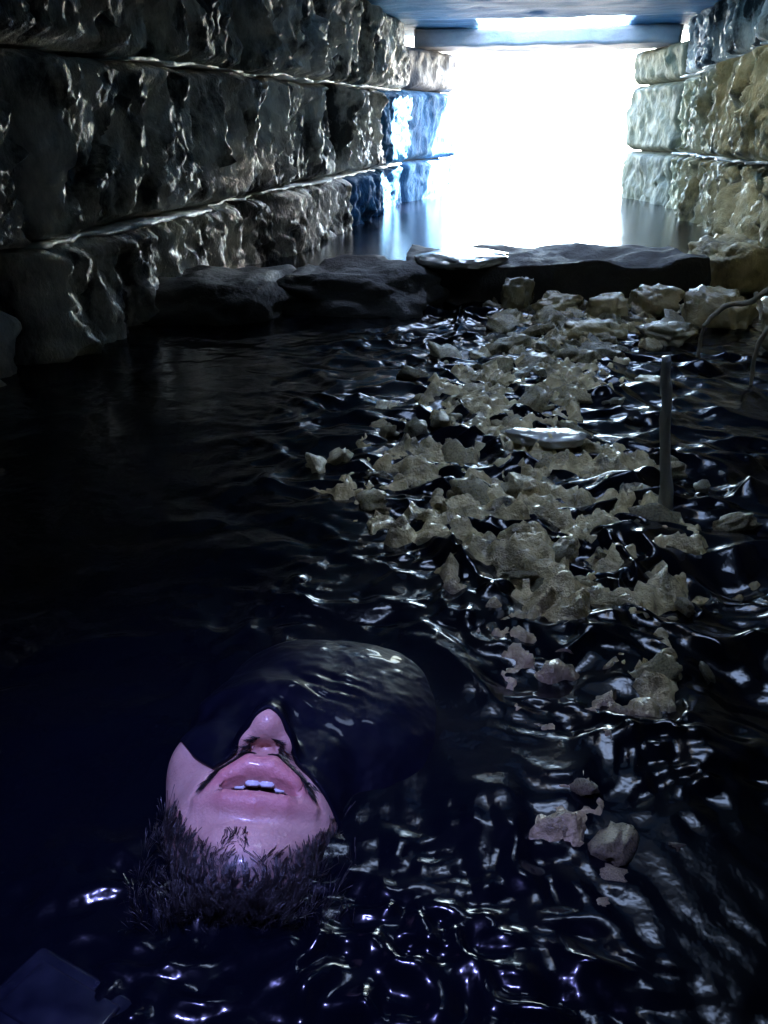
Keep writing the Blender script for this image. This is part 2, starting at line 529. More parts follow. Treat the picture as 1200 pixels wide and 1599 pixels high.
def beam(name, parent, x0, x1, y0, y1, z0, z1, material, seed, res=0.02, amp=0.006):
    """a worn slab or beam: subdivided box with noise"""
    bm = bmesh.new()
    nx, ny, nz = [max(1, int((b_ - a) / res)) for a, b_ in ((x0, x1), (y0, y1), (z0, z1))]
    V, idx, F = [], {}, []
    def vid(i, j, k):
        if (i, j, k) not in idx:
            idx[(i, j, k)] = len(V)
            V.append((x0 + (x1 - x0) * i / nx, y0 + (y1 - y0) * j / ny, z0 + (z1 - z0) * k / nz))
        return idx[(i, j, k)]
    for i in range(nx):
        for j in range(ny):
            F.append([vid(i, j, 0), vid(i, j + 1, 0), vid(i + 1, j + 1, 0), vid(i + 1, j, 0)])
            F.append([vid(i, j, nz), vid(i + 1, j, nz), vid(i + 1, j + 1, nz), vid(i, j + 1, nz)])
    for i in range(nx):
        for k in range(nz):
            F.append([vid(i, 0, k), vid(i + 1, 0, k), vid(i + 1, 0, k + 1), vid(i, 0, k + 1)])
            F.append([vid(i, ny, k), vid(i, ny, k + 1), vid(i + 1, ny, k + 1), vid(i + 1, ny, k)])
    for j in range(ny):
        for k in range(nz):
            F.append([vid(0, j, k), vid(0, j, k + 1), vid(0, j + 1, k + 1), vid(0, j + 1, k)])
            F.append([vid(nx, j, k), vid(nx, j + 1, k), vid(nx, j + 1, k + 1), vid(nx, j, k + 1)])
    V = np.array(V)
    n = np.stack([fbm(V[:, 0] * 9, V[:, 1] * 9, V[:, 2] * 9, seed + q * 7, 4) for q in range(3)], 1)
    V = V + n * amp
    bm.free()
    return mesh_obj(name, V, F, material, parent)

beam('lintel', portal, XL + 0.01, XR - 0.02, 4.90, 5.26, 0.757, 0.838, M['lintel'], 61, 0.02, 0.004)

# ------------------------------------------------------------------ ceiling slabs, with the slot of daylight before the lintel
ceil = empty('ceiling', (0, 1.5, ZC))
tag(ceil, 'flat stone slab ceiling above the passage, blue skylight put into its colour', 'ceiling', kind='structure')
for (y0, y1, s, dz) in ((-1.9, -0.4, 1, 0), (-0.392, ADDED_SHAFT[2] - 0.004, 2, 0.004), (ADDED_SHAFT[3] + 0.004, ADDED_SHAFT_B[2] - 0.004, 3, 0.0), (ADDED_SHAFT_B[3] + 0.004, 4.47, 4, 0.003)):
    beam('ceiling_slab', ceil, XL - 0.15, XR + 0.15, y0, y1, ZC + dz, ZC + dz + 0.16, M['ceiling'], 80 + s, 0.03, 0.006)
for (x0, x1, s, S_) in ((XL - 0.15, ADDED_SHAFT[0], 7, ADDED_SHAFT), (ADDED_SHAFT[1], XR + 0.15, 8, ADDED_SHAFT), (XL - 0.15, ADDED_SHAFT_B[0], 9, ADDED_SHAFT_B), (ADDED_SHAFT_B[1], XR + 0.15, 10, ADDED_SHAFT_B)):
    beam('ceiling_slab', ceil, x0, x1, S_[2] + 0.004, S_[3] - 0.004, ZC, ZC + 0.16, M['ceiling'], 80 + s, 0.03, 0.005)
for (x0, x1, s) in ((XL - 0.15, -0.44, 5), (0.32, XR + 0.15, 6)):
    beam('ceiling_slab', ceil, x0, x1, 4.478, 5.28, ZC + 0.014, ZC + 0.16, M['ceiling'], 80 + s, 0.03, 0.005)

# ------------------------------------------------------------------ threshold stone across the channel
def rock(name, loc, size, seed, material, rot=0.0, sub=5, amp=0.28, parent=None):
    bm = bmesh.new()
    bmesh.ops.create_icosphere(bm, subdivisions=sub, radius=1.0)
    P = np.array([v.co[:] for v in bm.verts])
    bm.verts.ensure_lookup_table()
    F = [[v.index for v in f.verts] for f in bm.faces]
    bm.free()
    Q = np.sign(P) * np.abs(P) ** 0.75
    n = amp * fbm(P[:, 0] * 1.7 + seed, P[:, 1] * 1.7, P[:, 2] * 1.7, seed, 5, 0.55) + 0.5 * amp * ridged(P[:, 0] * 1.3, P[:, 1] * 1.3, P[:, 2] * 1.3 + seed, seed + 5, 2) * 0.5
    Q = Q * (1 + n[:, None]) * np.array(size)
    c, s = math.cos(rot), math.sin(rot)
    Q = np.stack([Q[:, 0] * c - Q[:, 1] * s, Q[:, 0] * s + Q[:, 1] * c, Q[:, 2]], 1)
    o = mesh_obj(name, Q, F, material, parent)
    o.location = loc
    return o

th = beam('threshold_stone', None, -0.20, 0.47, -0.12, 0.12, -0.30, 0.085, M['dark_stone'], 91, 0.012, 0.016)
th.location = (-0.12, 1.98, 0)
th.rotation_euler = (0, 0, R(13))
tag(th, 'dark squared stone lying across the channel below the bright opening', 'stone')
for (lc, sz_, sd_, lb) in (((-0.42, 1.82, -0.02), (0.20, 0.17, 0.105), 401, 'broad black rock lying low in the water between the squared stone and the wall'),
                           ((-0.70, 1.72, -0.03), (0.17, 0.22, 0.10), 419, 'black rock wedged against the long dark wall beside the broad black rock')):
    tag(rock('dark_rock', lc, sz_, sd_, M['dark_stone'], amp=0.16), lb, 'rock')

# ------------------------------------------------------------------ person floating on the back
def smin(a, b, k):
    h_ = np.clip(0.5 + 0.5 * (b - a) / k, 0, 1)
    return b * (1 - h_) + a * h_ - k * h_ * (1 - h_)


def s_sph(P, c, r):
    return np.linalg.norm(P - np.array(c), axis=1) - r


def s_ell(P, c, r):
    q = (P - np.array(c)) / np.array(r)
    k0 = np.linalg.norm(q, axis=1)
    k1 = np.linalg.norm(q / np.array(r), axis=1) + 1e-9
    return k0 * (k0 - 1) / k1


def s_cap(P, a, b_, ra, rb):
    a, b_ = np.array(a), np.array(b_)
    ab = b_ - a
    t = np.clip(((P - a) @ ab) / (ab @ ab), 0, 1)
    return np.linalg.norm(P - (a + t[:, None] * ab), axis=1) - (ra + (rb - ra) * t)


UPPER = [(-0.0335, -0.0745, 0.0770), (-0.020, -0.0670, 0.0885), (-0.0065, -0.0615, 0.0940), (0.0, -0.0625, 0.0942), (0.0065, -0.0615, 0.0940), (0.020, -0.0670, 0.0885), (0.0335, -0.0745, 0.0770)]
UPR = [0.0018, 0.0056, 0.0074, 0.0068, 0.0074, 0.0056, 0.0018]
LOWER = [(-0.0325, -0.0765, 0.0765), (-0.017, -0.0815, 0.0850), (0.0, -0.0835, 0.0868), (0.017, -0.0815, 0.0850), (0.0325, -0.0765, 0.0765)]
LOR = [0.0020, 0.0050, 0.0058, 0.0050, 0.0020]


def lips_d(P):
    du = np.full(len(P), 9.0)
    for i in range(len(UPPER) - 1):
        du = np.minimum(du, s_cap(P, UPPER[i], UPPER[i + 1], UPR[i], UPR[i + 1]))
    dl = np.full(len(P), 9.0)
    for i in range(len(LOWER) - 1):
        dl = np.minimum(dl, s_cap(P, LOWER[i], LOWER[i + 1], LOR[i], LOR[i + 1]))
    return du, dl


def sdf_head(P):
    d = s_ell(P, (0, 0.03, -0.005), (0.076, 0.086, 0.094))
    d = smin(d, s_ell(P, (0, -0.045, 0.026), (0.064, 0.076, 0.059)), 0.02)
    d = smin(d, s_ell(P, (0, -0.067, 0.062), (0.042, 0.032, 0.027)), 0.018)
    d = smin(d, s_ell(P, (0, -0.111, 0.060), (0.025, 0.022, 0.023)), 0.018)
    for s in (-1, 1):
        d = smin(d, s_cap(P, (s * 0.056, -0.050, -0.005), (s * 0.018, -0.104, 0.054), 0.018, 0.017), 0.02)
        d = smin(d, s_sph(P, (s * 0.037, -0.022, 0.056), 0.027), 0.016)
        d = smin(d, s_cap(P, (s * 0.010, 0.022, 0.085), (s * 0.045, 0.020, 0.068), 0.010, 0.009), 0.012)
        d = np.maximum(d, -smin(s_sph(P, (s * 0.031, 0.002, 0.098), 0.016), s_sph(P, (s * 0.031, 0.002, 0.10), 0.014), 0.004))
        d = np.minimum(d, s_sph(P, (s * 0.031, 0.002, 0.071), 0.0125))
        d = smin(d, s_ell(P, (s * 0.077, -0.004, -0.008), (0.007, 0.030, 0.018)), 0.006)
    n = s_cap(P, (0, 0.008, 0.082), (0, -0.029, 0.103), 0.008, 0.0100)
    n = smin(n, s_sph(P, (0, -0.0315, 0.1030), 0.0100), 0.004)
    for s in (-1, 1):
        n = smin(n, s_ell(P, (s * 0.0130, -0.0350, 0.0920), (0.0070, 0.0080, 0.0080)), 0.010)
    d = smin(d, n, 0.007)
    for s in (-1, 1):
        d = np.maximum(d, -s_ell(P, (s * 0.0078, -0.0415, 0.0945), (0.0022, 0.0020, 0.0035)))
    # shallow folds beside the nose and the dimple under the lip
    d = d + 0.0022 * np.exp(-(((np.abs(P[:, 0]) - 0.030) + (P[:, 1] + 0.060) * 0.45) / 0.004) ** 2 - ((P[:, 1] + 0.058) / 0.018) ** 2) * (P[:, 2] > 0.03)
    d = d + 0.0020 * np.exp(-(P[:, 0] / 0.004) ** 2 - ((P[:, 1] + 0.052) / 0.006) ** 2) * (P[:, 2] > 0.05)
    d = d + 0.0018 * np.exp(-(P[:, 0] / 0.016) ** 2 - ((P[:, 1] + 0.0940) / 0.0045) ** 2) * (P[:, 2] > 0.05)
    du, dl = lips_d(P)
    d = smin(d, du, 0.0045)
    d = smin(d, dl, 0.0075)
    d = np.maximum(d, -s_ell(P, (0.001, -0.0744, 0.0920), (0.0240, 0.0050, 0.020)))
    return d


def sdf_body(P):
    d = s_cap(P, (0, -0.06, -0.03), (0, -0.19, -0.085), 0.056, 0.060)
    d = smin(d, s_ell(P, (0, -0.36, -0.15), (0.165, 0.19, 0.105)), 0.05)
    d = smin(d, s_ell(P, (0, -0.60, -0.18), (0.145, 0.20, 0.095)), 0.06)
    d = smin(d, s_ell(P, (0, -0.76, -0.20), (0.165, 0.12, 0.105)), 0.05)
    for s in (-1, 1):
        d = smin(d, s_cap(P, (s * 0.07, -0.22, -0.11), (s * 0.185, -0.25, -0.14), 0.05, 0.056), 0.03)
        el = (s * 0.30, -0.50, -0.20)
        wr_ = (s * 0.33, -0.72, -0.17)
        d = smin(d, s_cap(P, (s * 0.19, -0.255, -0.14), el, 0.052, 0.040), 0.015)
        d = smin(d, s_cap(P, el, wr_, 0.039, 0.027), 0.015)
        d = smin(d, s_ell(P, (s * 0.335, -0.775, -0.165), (0.040, 0.052, 0.017)), 0.012)
        for j, (fx, fl) in enumerate(((-0.028, 0.070), (-0.010, 0.080), (0.009, 0.075), (0.027, 0.058))):
            b0 = (s * 0.335 + fx, -0.815, -0.165)
            b1 = (s * 0.335 + fx * 1.2, -0.815 - fl * 0.55, -0.172)
            b2 = (s * 0.335 + fx * 1.25, -0.815 - fl * 0.95, -0.188)
            d = smin(d, s_cap(P, b0, b1, 0.0095, 0.0088), 0.004)
            d = smin(d, s_cap(P, b1, b2, 0.0088, 0.0075), 0.004)
        d = smin(d, s_cap(P, (s * 0.305, -0.755, -0.165), (s * 0.272, -0.800, -0.17), 0.012, 0.0095), 0.006)
        kn = (s * 0.13, -1.20, -0.24)
        an = (s * 0.14, -1.62, -0.30)
        d = smin(d, s_cap(P, (s * 0.09, -0.80, -0.21), kn, 0.085, 0.056), 0.03)
        d = smin(d, s_cap(P, kn, an, 0.056, 0.038), 0.02)
        d = smin(d, s_cap(P, an, (s * 0.16, -1.74, -0.24), 0.038, 0.026), 0.02)
    return d


def sdf_person(P):
    out = np.full(len(P), 0.2)
    h_ = P[:, 1] > -0.22
    if h_.any():
        out[h_] = sdf_head(P[h_])
    m = P[:, 1] < 0.03
    if m.any():
        out[m] = smin(out[m], sdf_body(P[m]), 0.02)
    return out


def surface_nets(fn, lo, hi, cell):
    nx, ny, nz = [int(math.ceil((hi[i] - lo[i]) / cell)) + 1 for i in range(3)]
    xs, ys, zs = [lo[i] + cell * np.arange(n_) for i, n_ in enumerate((nx, ny, nz))]
    D = np.empty((nx, ny, nz))
    YZ = np.stack(np.meshgrid(ys, zs, indexing='ij'), -1).reshape(-1, 2)
    for i in range(nx):
        D[i] = fn(np.column_stack([np.full(len(YZ), xs[i]), YZ])).reshape(ny, nz)
    S = D < 0
    acc = np.zeros((nx - 1, ny - 1, nz - 1, 3))
    cnt = np.zeros((nx - 1, ny - 1, nz - 1))
    corners = [(a, b_, c) for a in (0, 1) for b_ in (0, 1) for c in (0, 1)]
    def sub(A, c):
        return A[c[0]:nx - 1 + c[0], c[1]:ny - 1 + c[1], c[2]:nz - 1 + c[2]]
    for c in corners:
        for ax in range(3):
            if c[ax] == 0:
                e = list(c); e[ax] = 1
                d0, d1 = sub(D, c), sub(D, e)
                cr = (d0 < 0) != (d1 < 0)
                t = np.where(cr, d0 / np.where(cr, d0 - d1, 1), 0)
                for q in range(3):
                    acc[..., q] += np.where(cr, (t if q == ax else c[q]), 0)
                cnt += cr
    act = cnt > 0
    vid = -np.ones(act.shape, int)
    vid[act] = np.arange(act.sum())
    ijk = np.argwhere(act)
    V = (ijk + acc[act] / cnt[act][:, None]) * cell + np.array(lo)
    Q = []
    for ax in range(3):
        o1, o2 = [(1, 2), (2, 0), (0, 1)][ax]
        e = [slice(None)] * 3; e2 = [slice(None)] * 3
        e[ax] = slice(0, -1); e2[ax] = slice(1, None)
        A, B = S[tuple(e)], S[tuple(e2)]
        for sgn in (True, False):
            idx = np.argwhere((A == sgn) & (B != sgn))
            idx = idx[(idx[:, o1] > 0) & (idx[:, o2] > 0) & (idx[:, o1] < S.shape[o1] - 1) & (idx[:, o2] < S.shape[o2] - 1)]
            def vv(d1, d2):
                k = idx.copy(); k[:, o1] -= d1; k[:, o2] -= d2
                return vid[k[:, 0], k[:, 1], k[:, 2]]
            q = np.stack([vv(1, 1), vv(0, 1), vv(0, 0), vv(1, 0)], 1)
            Q.append(q if sgn else q[:, ::-1])
    return V, np.vstack(Q)


def project(fn, V, steps=4):
    eps = 2e-4
    for _ in range(steps):
        d = fn(V)
        g = np.stack([fn(V + np.eye(3)[k] * eps) - fn(V - np.eye(3)[k] * eps) for k in range(3)], 1) / (2 * eps)
        g2 = np.maximum((g * g).sum(1), 0.2)
        V = V - np.clip(d / g2, -0.004, 0.004)[:, None] * g
    return V


def normals(fn, V):
    eps = 3e-4
    g = np.stack([fn(V + np.eye(3)[k] * eps) - fn(V - np.eye(3)[k] * eps) for k in range(3)], 1)
    return g / (np.linalg.norm(g, axis=1)[:, None] + 1e-9)


# skin
m, nt, b = mat_base('wet_skin')
at = nt.nodes.new('ShaderNodeAttribute')
at.attribute_name = 'skin_tone'
nz_mp = mapped(nt, (1, 1, 1))
nn = noise_node(nt, nz_mp, 55, 4, 0.6)
mx = nt.nodes.new('ShaderNodeMixRGB')
mx.blend_type = 'MULTIPLY'
mx.inputs['Fac'].default_value = 0.9
rr = ramp(nt, nn.outputs['Fac'], [(0.3, (0.72, 0.66, 0.66)), (0.7, (1.0, 1.0, 1.0))])
nt.links.new(at.outputs['Color'], mx.inputs[1])
nt.links.new(rr.outputs[0], mx.inputs[2])
nt.links.new(mx.outputs[0], b.inputs['Base Color'])
b.inputs['Roughness'].default_value = 0.45
b.inputs['Subsurface Weight'].default_value = 0.25
b.inputs['Subsurface Radius'].default_value = (0.012, 0.005, 0.003)
b.inputs['Subsurface Scale'].default_value = 0.4
b.inputs['Coat Weight'].default_value = 0.22
b.inputs['Coat Roughness'].default_value = 0.14
n3 = noise_node(nt, nz_mp, 420, 3, 0.6)
bp = nt.nodes.new('ShaderNodeBump')
bp.inputs['Strength'].default_value = 0.45
bp.inputs['Distance'].default_value = 0.0015
nt.links.new(n3.outputs['Fac'], bp.inputs['Height'])
nt.links.new(bp.outputs[0], b.inputs['Normal'])
M['skin'] = m

m, nt, b = mat_base('tooth_enamel')
b.inputs['Base Color'].default_value = (0.72, 0.74, 0.74, 1)
b.inputs['Roughness'].default_value = 0.18
M['tooth'] = m

m, nt, b = mat_base('wet_dark_hair')
nn = noise_node(nt, mapped(nt, (1, 1, 1)), 90, 3, 0.6)
rr = ramp(nt, nn.outputs['Fac'], [(0.35, (0.005, 0.0045, 0.005)), (0.7, (0.022, 0.019, 0.018))])
nt.links.new(rr.outputs[0], b.inputs['Base Color'])
b.inputs['Roughness'].default_value = 0.28
M['hair'] = m

m, nt, b = mat_base('wet_navy_hood')
nn = noise_node(nt, mapped(nt, (1, 1, 1)), 30, 4, 0.6)
rr = ramp(nt, nn.outputs['Fac'], [(0.35, (0.0015, 0.0020, 0.0060)), (0.7, (0.004, 0.005, 0.012))])
nt.links.new(rr.outputs[0], b.inputs['Base Color'])
b.inputs['Roughness'].default_value = 0.5
b.inputs['Specular IOR Level'].default_value = 0.04
b.inputs['Coat Weight'].default_value = 0.14
b.inputs['Coat Roughness'].default_value = 0.06
n3 = noise_node(nt, mapped(nt, (1, 1, 1)), 45, 2, 0.5)
bp = nt.nodes.new('ShaderNodeBump')
bp.inputs['Strength'].default_value = 0.55
bp.inputs['Distance'].default_value = 0.006
nt.links.new(n3.outputs['Fac'], bp.inputs['Height'])
nt.links.new(bp.outputs[0], b.inputs['Normal'])
M['hood'] = m

HEAD_S = 0.91
HEAD_ROT = Matrix.Rotation(R(11), 4, 'Z') @ Matrix.Rotation(R(-4), 4, 'X') @ Matrix.Rotation(R(6), 4, 'Y')
MOUTH_W = Vector((-0.130, 0.3125, 0.034))
HEAD_M = Matrix.Translation(MOUTH_W) @ HEAD_ROT @ Matrix.Scale(HEAD_S, 4) @ Matrix.Translation(Vector((0, 0.071, -0.094)))


def person():
    V, Q = surface_nets(sdf_person, (-0.44, -1.80, -0.38), (0.44, 0.14, 0.14), 0.0085)
    V = project(sdf_person, V, 2)
    bm = bmesh.new()
    vs_ = [bm.verts.new(v) for v in V]
    for q in Q:
        bm.faces.new([vs_[i] for i in q])
    for (ylo, zlo, xm) in ((-0.15, -0.03, 0.09), (-0.135, 0.02, 0.07), (-0.115, 0.05, 0.05)):
        ed = [e for e in bm.edges if all(v.co.y > ylo and v.co.z > zlo and abs(v.co.x) < xm and v.co.y < (0.05 if zlo > 0 else 0.2) for v in e.verts)]
        bmesh.ops.subdivide_edges(bm, edges=ed, cuts=1, use_grid_fill=True)
        bm.verts.ensure_lookup_table()
        P = np.array([v.co[:] for v in bm.verts])
        sel = np.where((P[:, 1] > ylo - 0.01) & (P[:, 2] > zlo - 0.01) & (np.abs(P[:, 0]) < xm + 0.01))[0]
        P2 = project(sdf_person, P[sel], 3)
        for i_, p in zip(sel, P2):
            bm.verts[int(i_)].co = p
    bmesh.ops.recalc_face_normals(bm, faces=bm.faces)
    me = bpy.data.meshes.new('person')
    bm.to_mesh(me)
    bm.free()
    P = np.array([v.co[:] for v in me.vertices])
    du, dl = lips_d(P)
    lip = 0.85 * np.exp(-np.maximum(np.minimum(du, dl), 0) / 0.0024)
    col = np.tile(np.array([0.64, 0.40, 0.32]), (len(P), 1))
    flush = np.exp(-(P[:, 0] / 0.02) ** 2 - ((P[:, 1] + 0.03) / 0.02) ** 2)[:, None]
    col = col * (1 - 0.35 * flush) + np.array([0.72, 0.32, 0.26]) * 0.35 * flush
    col = col * (1 - lip[:, None]) + np.array([0.66, 0.25, 0.24]) * lip[:, None]
    inside = ((np.abs(P[:, 0] - 0.001) < 0.026) & (np.abs(P[:, 1] + 0.0744) < 0.0062) & (P[:, 2] < 0.0865 - 9 * P[:, 0] ** 2) & (P[:, 2] > 0.06))[:, None]
    col = np.where(inside, np.array([0.035, 0.010, 0.012]), col)  # shade of the mouth cavity painted into the skin colour
    stub = (sstep(-0.114, -0.124, P[:, 1] - 20.0 * P[:, 0] ** 2) * (P[:, 2] > -0.02))[:, None]
    col = col * (1 - 0.75 * stub) + np.array([0.06, 0.05, 0.05]) * 0.75 * stub
    a = me.attributes.new('skin_tone', 'FLOAT_COLOR', 'POINT')
    a.data.foreach_set('color', np.column_stack([col, np.ones(len(P))]).ravel())
    me.polygons.foreach_set('use_smooth', [True] * len(me.polygons))
    me.materials.append(M['skin'])
    o = bpy.data.objects.new('person', me)
    o.matrix_world = HEAD_M
    COL.objects.link(o)
    tag(o, 'bearded person lying back in dark water with only the lit mouth and nose showing', 'person')

    def child(name, Vv, Ff, mat_, smooth=True):
        c = mesh_obj(name, Vv, Ff, mat_, None, smooth)
        c.parent = o
        return c

    # upper teeth
    for k, x in enumerate((-0.0122, -0.0043, 0.0043, 0.0122)):
        hw = 0.0043 if k in (1, 2) else 0.0036
        zz = 0.0895 - 28 * x * x
        bmt = bmesh.new()
        bmesh.ops.create_cube(bmt, size=1.0)
        bmesh.ops.scale(bmt, vec=(hw * 2 * 0.985, 0.0090, 0.004), verts=bmt.verts)
        bmesh.ops.bevel(bmt, geom=list(bmt.edges), offset=0.0009, segments=3, affect='EDGES')
        bmesh.ops.translate(bmt, vec=(x + 0.001, -0.0671 + (0.0006 if k in (0, 3) else 0), zz - 0.0008), verts=bmt.verts)
        me_t = bpy.data.meshes.new('tooth')
        bmt.to_mesh(me_t)
        bmt.free()
        me_t.polygons.foreach_set('use_smooth', [True] * len(me_t.polygons))
        me_t.materials.append(M['tooth'])
        t_ = bpy.data.objects.new('tooth', me_t)
        COL.objects.link(t_)
        t_.parent = o

    rng = np.random.RandomState(5)

    def strands(name, roots, dirs, lens, width, droop, clumps=0):
        N = normals(sdf_person, roots)
        pull = np.zeros_like(roots)
        if clumps:
            ci = rng.choice(len(roots), clumps, replace=False)
            best, bd = np.zeros(len(roots), int), np.full(len(roots), 9.0)
            for c_ in ci:
                d2 = ((roots - roots[c_]) ** 2).sum(1)
                m_ = d2 < bd
                best[m_], bd[m_] = c_, d2[m_]
            dirs = 0.75 * dirs[best] + 0.25 * dirs
            lens = 0.6 * lens[best] + 0.4 * lens
            pull = (roots[best] - roots) * 0.65
        Vv, Ff = [], []
        seg = 4
        for p, n_, d_, L, pl in zip(roots, N, dirs, lens, pull):
            d_ = d_ - n_ * (d_ @ n_) * 0.75
            d_ /= np.linalg.norm(d_) + 1e-9
            side = np.cross(d_, n_)
            side /= np.linalg.norm(side) + 1e-9
            b0 = len(Vv)
            curl = rng.normal(0, 0.22)
            for s in range(seg + 1):
                t = s / seg
                c = p + d_ * L * t + n_ * (0.05 * L * math.sin(t * 2.2) + 0.0005) + side * curl * L * t * t * 0.6 + np.array([0, 0, -1]) * droop * L * t * t + pl * t ** 0.8
                w_ = width * (1 - 0.85 * t)
                Vv += [c - side * w_, c + side * w_, c + n_ * w_ * 1.4]
            for s in range(seg):
                a0 = b0 + 3 * s
                for j in range(3):
                    j2 = (j + 1) % 3
                    Ff.append([a0 + j, a0 + j2, a0 + 3 + j2, a0 + 3 + j])
        return child(name, Vv, Ff, M['hair'])

    # beard: chin, jaw and throat
    n_ = 24000
    root = np.column_stack([rng.normal(0, 0.042, n_), rng.uniform(-0.165, -0.060, n_), rng.uniform(0.0, 0.085, n_)])
    root = project(sdf_person, root, 8)
    du, dl = lips_d(root)
    edge_y = -0.1190 + 22.0 * root[:, 0] ** 2 + rng.normal(0, 0.0028, n_)
    patch = (np.abs(root[:, 0] + 0.007) < 0.007) & (root[:, 1] < -0.100)
    ok = ((root[:, 1] < edge_y) | patch) & (dl > 0.005) & (root[:, 2] > -0.01) & (np.abs(root[:, 0]) < 0.062)
    root = root[ok]
    k = len(root)
    dirs = np.column_stack([root[:, 0] * 3 + rng.normal(0, 0.55, k), -1.0 + rng.normal(0, 0.40, k), 0.1 + rng.normal(0, 0.3, k)])
    strands('beard', root, dirs, rng.uniform(0.002, 0.008, k) * (0.7 + 0.9 * rng.rand(k)), 0.00022, 0.30, 1300)
    # moustache
    n_ = 2800
    sgn = rng.choice([-1, 1], n_)
    t = rng.uniform(0, 1, n_) ** 0.9
    root = np.column_stack([sgn * (0.003 + 0.030 * t), -0.0495 - 0.016 * t ** 1.3 + rng.normal(0, 0.0026, n_), 0.10 - 0.015 * t])
    root = project(sdf_person, root, 8)
    dirs = np.column_stack([sgn * (0.7 + 0.4 * rng.rand(n_)), -0.75 + rng.normal(0, 0.2, n_), rng.normal(0, 0.15, n_)])
    strands('moustache', root, dirs, rng.uniform(0.004, 0.009, n_), 0.00036, 0.1)

    # dark hood: a smooth wet dome over the eyes and skull, cut away in a peak at the nose
    nu, nv = 150, 150
    cx, cy, zc = 0.044, 0.048, -0.041
    rx, ry, rz, pw = 0.112, 0.118, 0.134, 2.7
    uu = np.sin(np.linspace(-1, 1, nu) * math.pi / 2) * 0.999
    Vv = []
    for i in range(nu):
        x = cx + rx * uu[i]
        ye = ry * (1 - abs(uu[i]) ** pw) ** (1 / pw)
        yb = -0.0300 - 0.25 * min(abs(x), 0.012) - 0.90 * max(abs(x) - 0.012, 0) - 0.004 * math.sin(min(abs(x) * 50, 3.14))
        lo_y, hi_y = max(cy - ye * 0.9999, yb), cy + ye * 0.9999
        for j in range(nv):
            f_ = math.sin((j / (nv - 1)) * math.pi / 2)
            y = lo_y + (hi_y - lo_y) * f_
            q_ = 1 - abs(uu[i]) ** pw - abs((y - cy) / ry) ** pw
            z = zc + rz * max(q_, 0.0) ** (1 / pw)
            Vv.append((x, y, z))
    Vv = np.array(Vv)
    # keep it clear of the face underneath
    zt_ = np.full(len(Vv), 0.15)
    for _ in range(40):
        zt_ = np.maximum(zt_ - np.clip(sdf_person(np.column_stack([Vv[:, 0], Vv[:, 1], zt_])), 0, 0.05) * 0.9, -0.2)
    G = np.maximum(Vv[:, 2], zt_ + 0.0035).reshape(nu, nv)
    low = G.copy()
    for _ in range(8):
        Gp = np.pad(G, 1, mode='edge')
        G = 0.5 * G + 0.125 * (Gp[:-2, 1:-1] + Gp[2:, 1:-1] + Gp[1:-1, :-2] + Gp[1:-1, 2:])
        G = np.maximum(G, (zt_ + 0.0025).reshape(nu, nv))
    hx, hy = Vv[:, 0], Vv[:, 1]
    ph_ = (hy + 0.38 * hx + 2.6 * (hx - 0.03) ** 2) * 2 * math.pi / 0.0125 + 1.6 * fbm(hx * 30, hy * 30, 0 * hx, 77, 2)
    env = np.exp(-(((hx - 0.040) / 0.026) ** 2 + ((hy - 0.030) / 0.024) ** 2)) * (0.55 + 0.45 * vnoise(hx * 55, hy * 90, 0 * hx, 78))
    Vv[:, 2] = G.ravel() + 0.0012 * np.sin(ph_) * env + 0.0010 * fbm(hx * 45, hy * 45, 0 * hx, 79, 3)
    hood = child('hood', Vv, grid_faces(nu, nv), M['hood'])
    so = hood.modifiers.new('thickness', 'SOLIDIFY')
    so.thickness = 0.003
    so.offset = -1
    return o

person()

# ------------------------------------------------------------------ stones round the threshold and in the pool
M['wet_slab'] = stone_mat('smooth_wet_slab', (0.20, 0.21, 0.20), (0.32, 0.33, 0.31), (0.45, 0.45, 0.42), rough=(0.12, 0.22), bump=0.15, stretch=(1, 1, 1), coat=0.6)
ws = rock('wet_slab', (-0.185, 1.90, 0.088), (0.085, 0.11, 0.016), 301, M['wet_slab'], rot=-0.5, amp=0.12)
tag(ws, 'flat wet slab glaring white on the dark threshold stone', 'stone')
bo = rock('boulder', (0.44, 2.16, 0.04), (0.085, 0.10, 0.075), 311, M['wall_olive'], rot=0.3, amp=0.22)
tag(bo, 'olive boulder leaning on the wall at the end of the threshold stone', 'stone')
stones = [
    ((-0.055, 1.80, 0.028), (0.030, 0.028, 0.034), 'small rounded olive stone standing before the dark threshold stone, nearest the white slab'),
    ((0.035, 1.78, 0.012), (0.050, 0.035, 0.024), 'low pale stone in front of the threshold stone below the opening'),
    ((0.135, 1.76, 0.014), (0.042, 0.040, 0.028), 'squat stone awash in front of the threshold stone, middle of its row'),
    ((0.235, 1.80, 0.022), (0.048, 0.045, 0.034), 'chunky olive stone awash below the boulder by the wall'),
    ((0.345, 1.72, 0.022), (0.060, 0.050, 0.045), 'broad rubble stone at the foot of the wall behind the bent twig'),
    ((0.095, 1.58, 0.000), (0.055, 0.040, 0.022), 'flat stone barely above water between row of stones and rippled pool'),
    ((0.235, 1.56, 0.004), (0.060, 0.045, 0.026), 'flat wet stone awash beside the lower end of the bent twig'),
    ((0.475, 1.50, 0.030), (0.075, 0.090, 0.060), 'dark lump of rubble against the wall under the hanging root'),
]
for k, (loc, size, lab) in enumerate(stones):
    st = rock('stone', loc, size, 330 + 7 * k, M['rubble'], rot=0.7 * k, sub=4, amp=0.30)
    tag(st, lab, 'stone', 'wet stones lying in the channel')


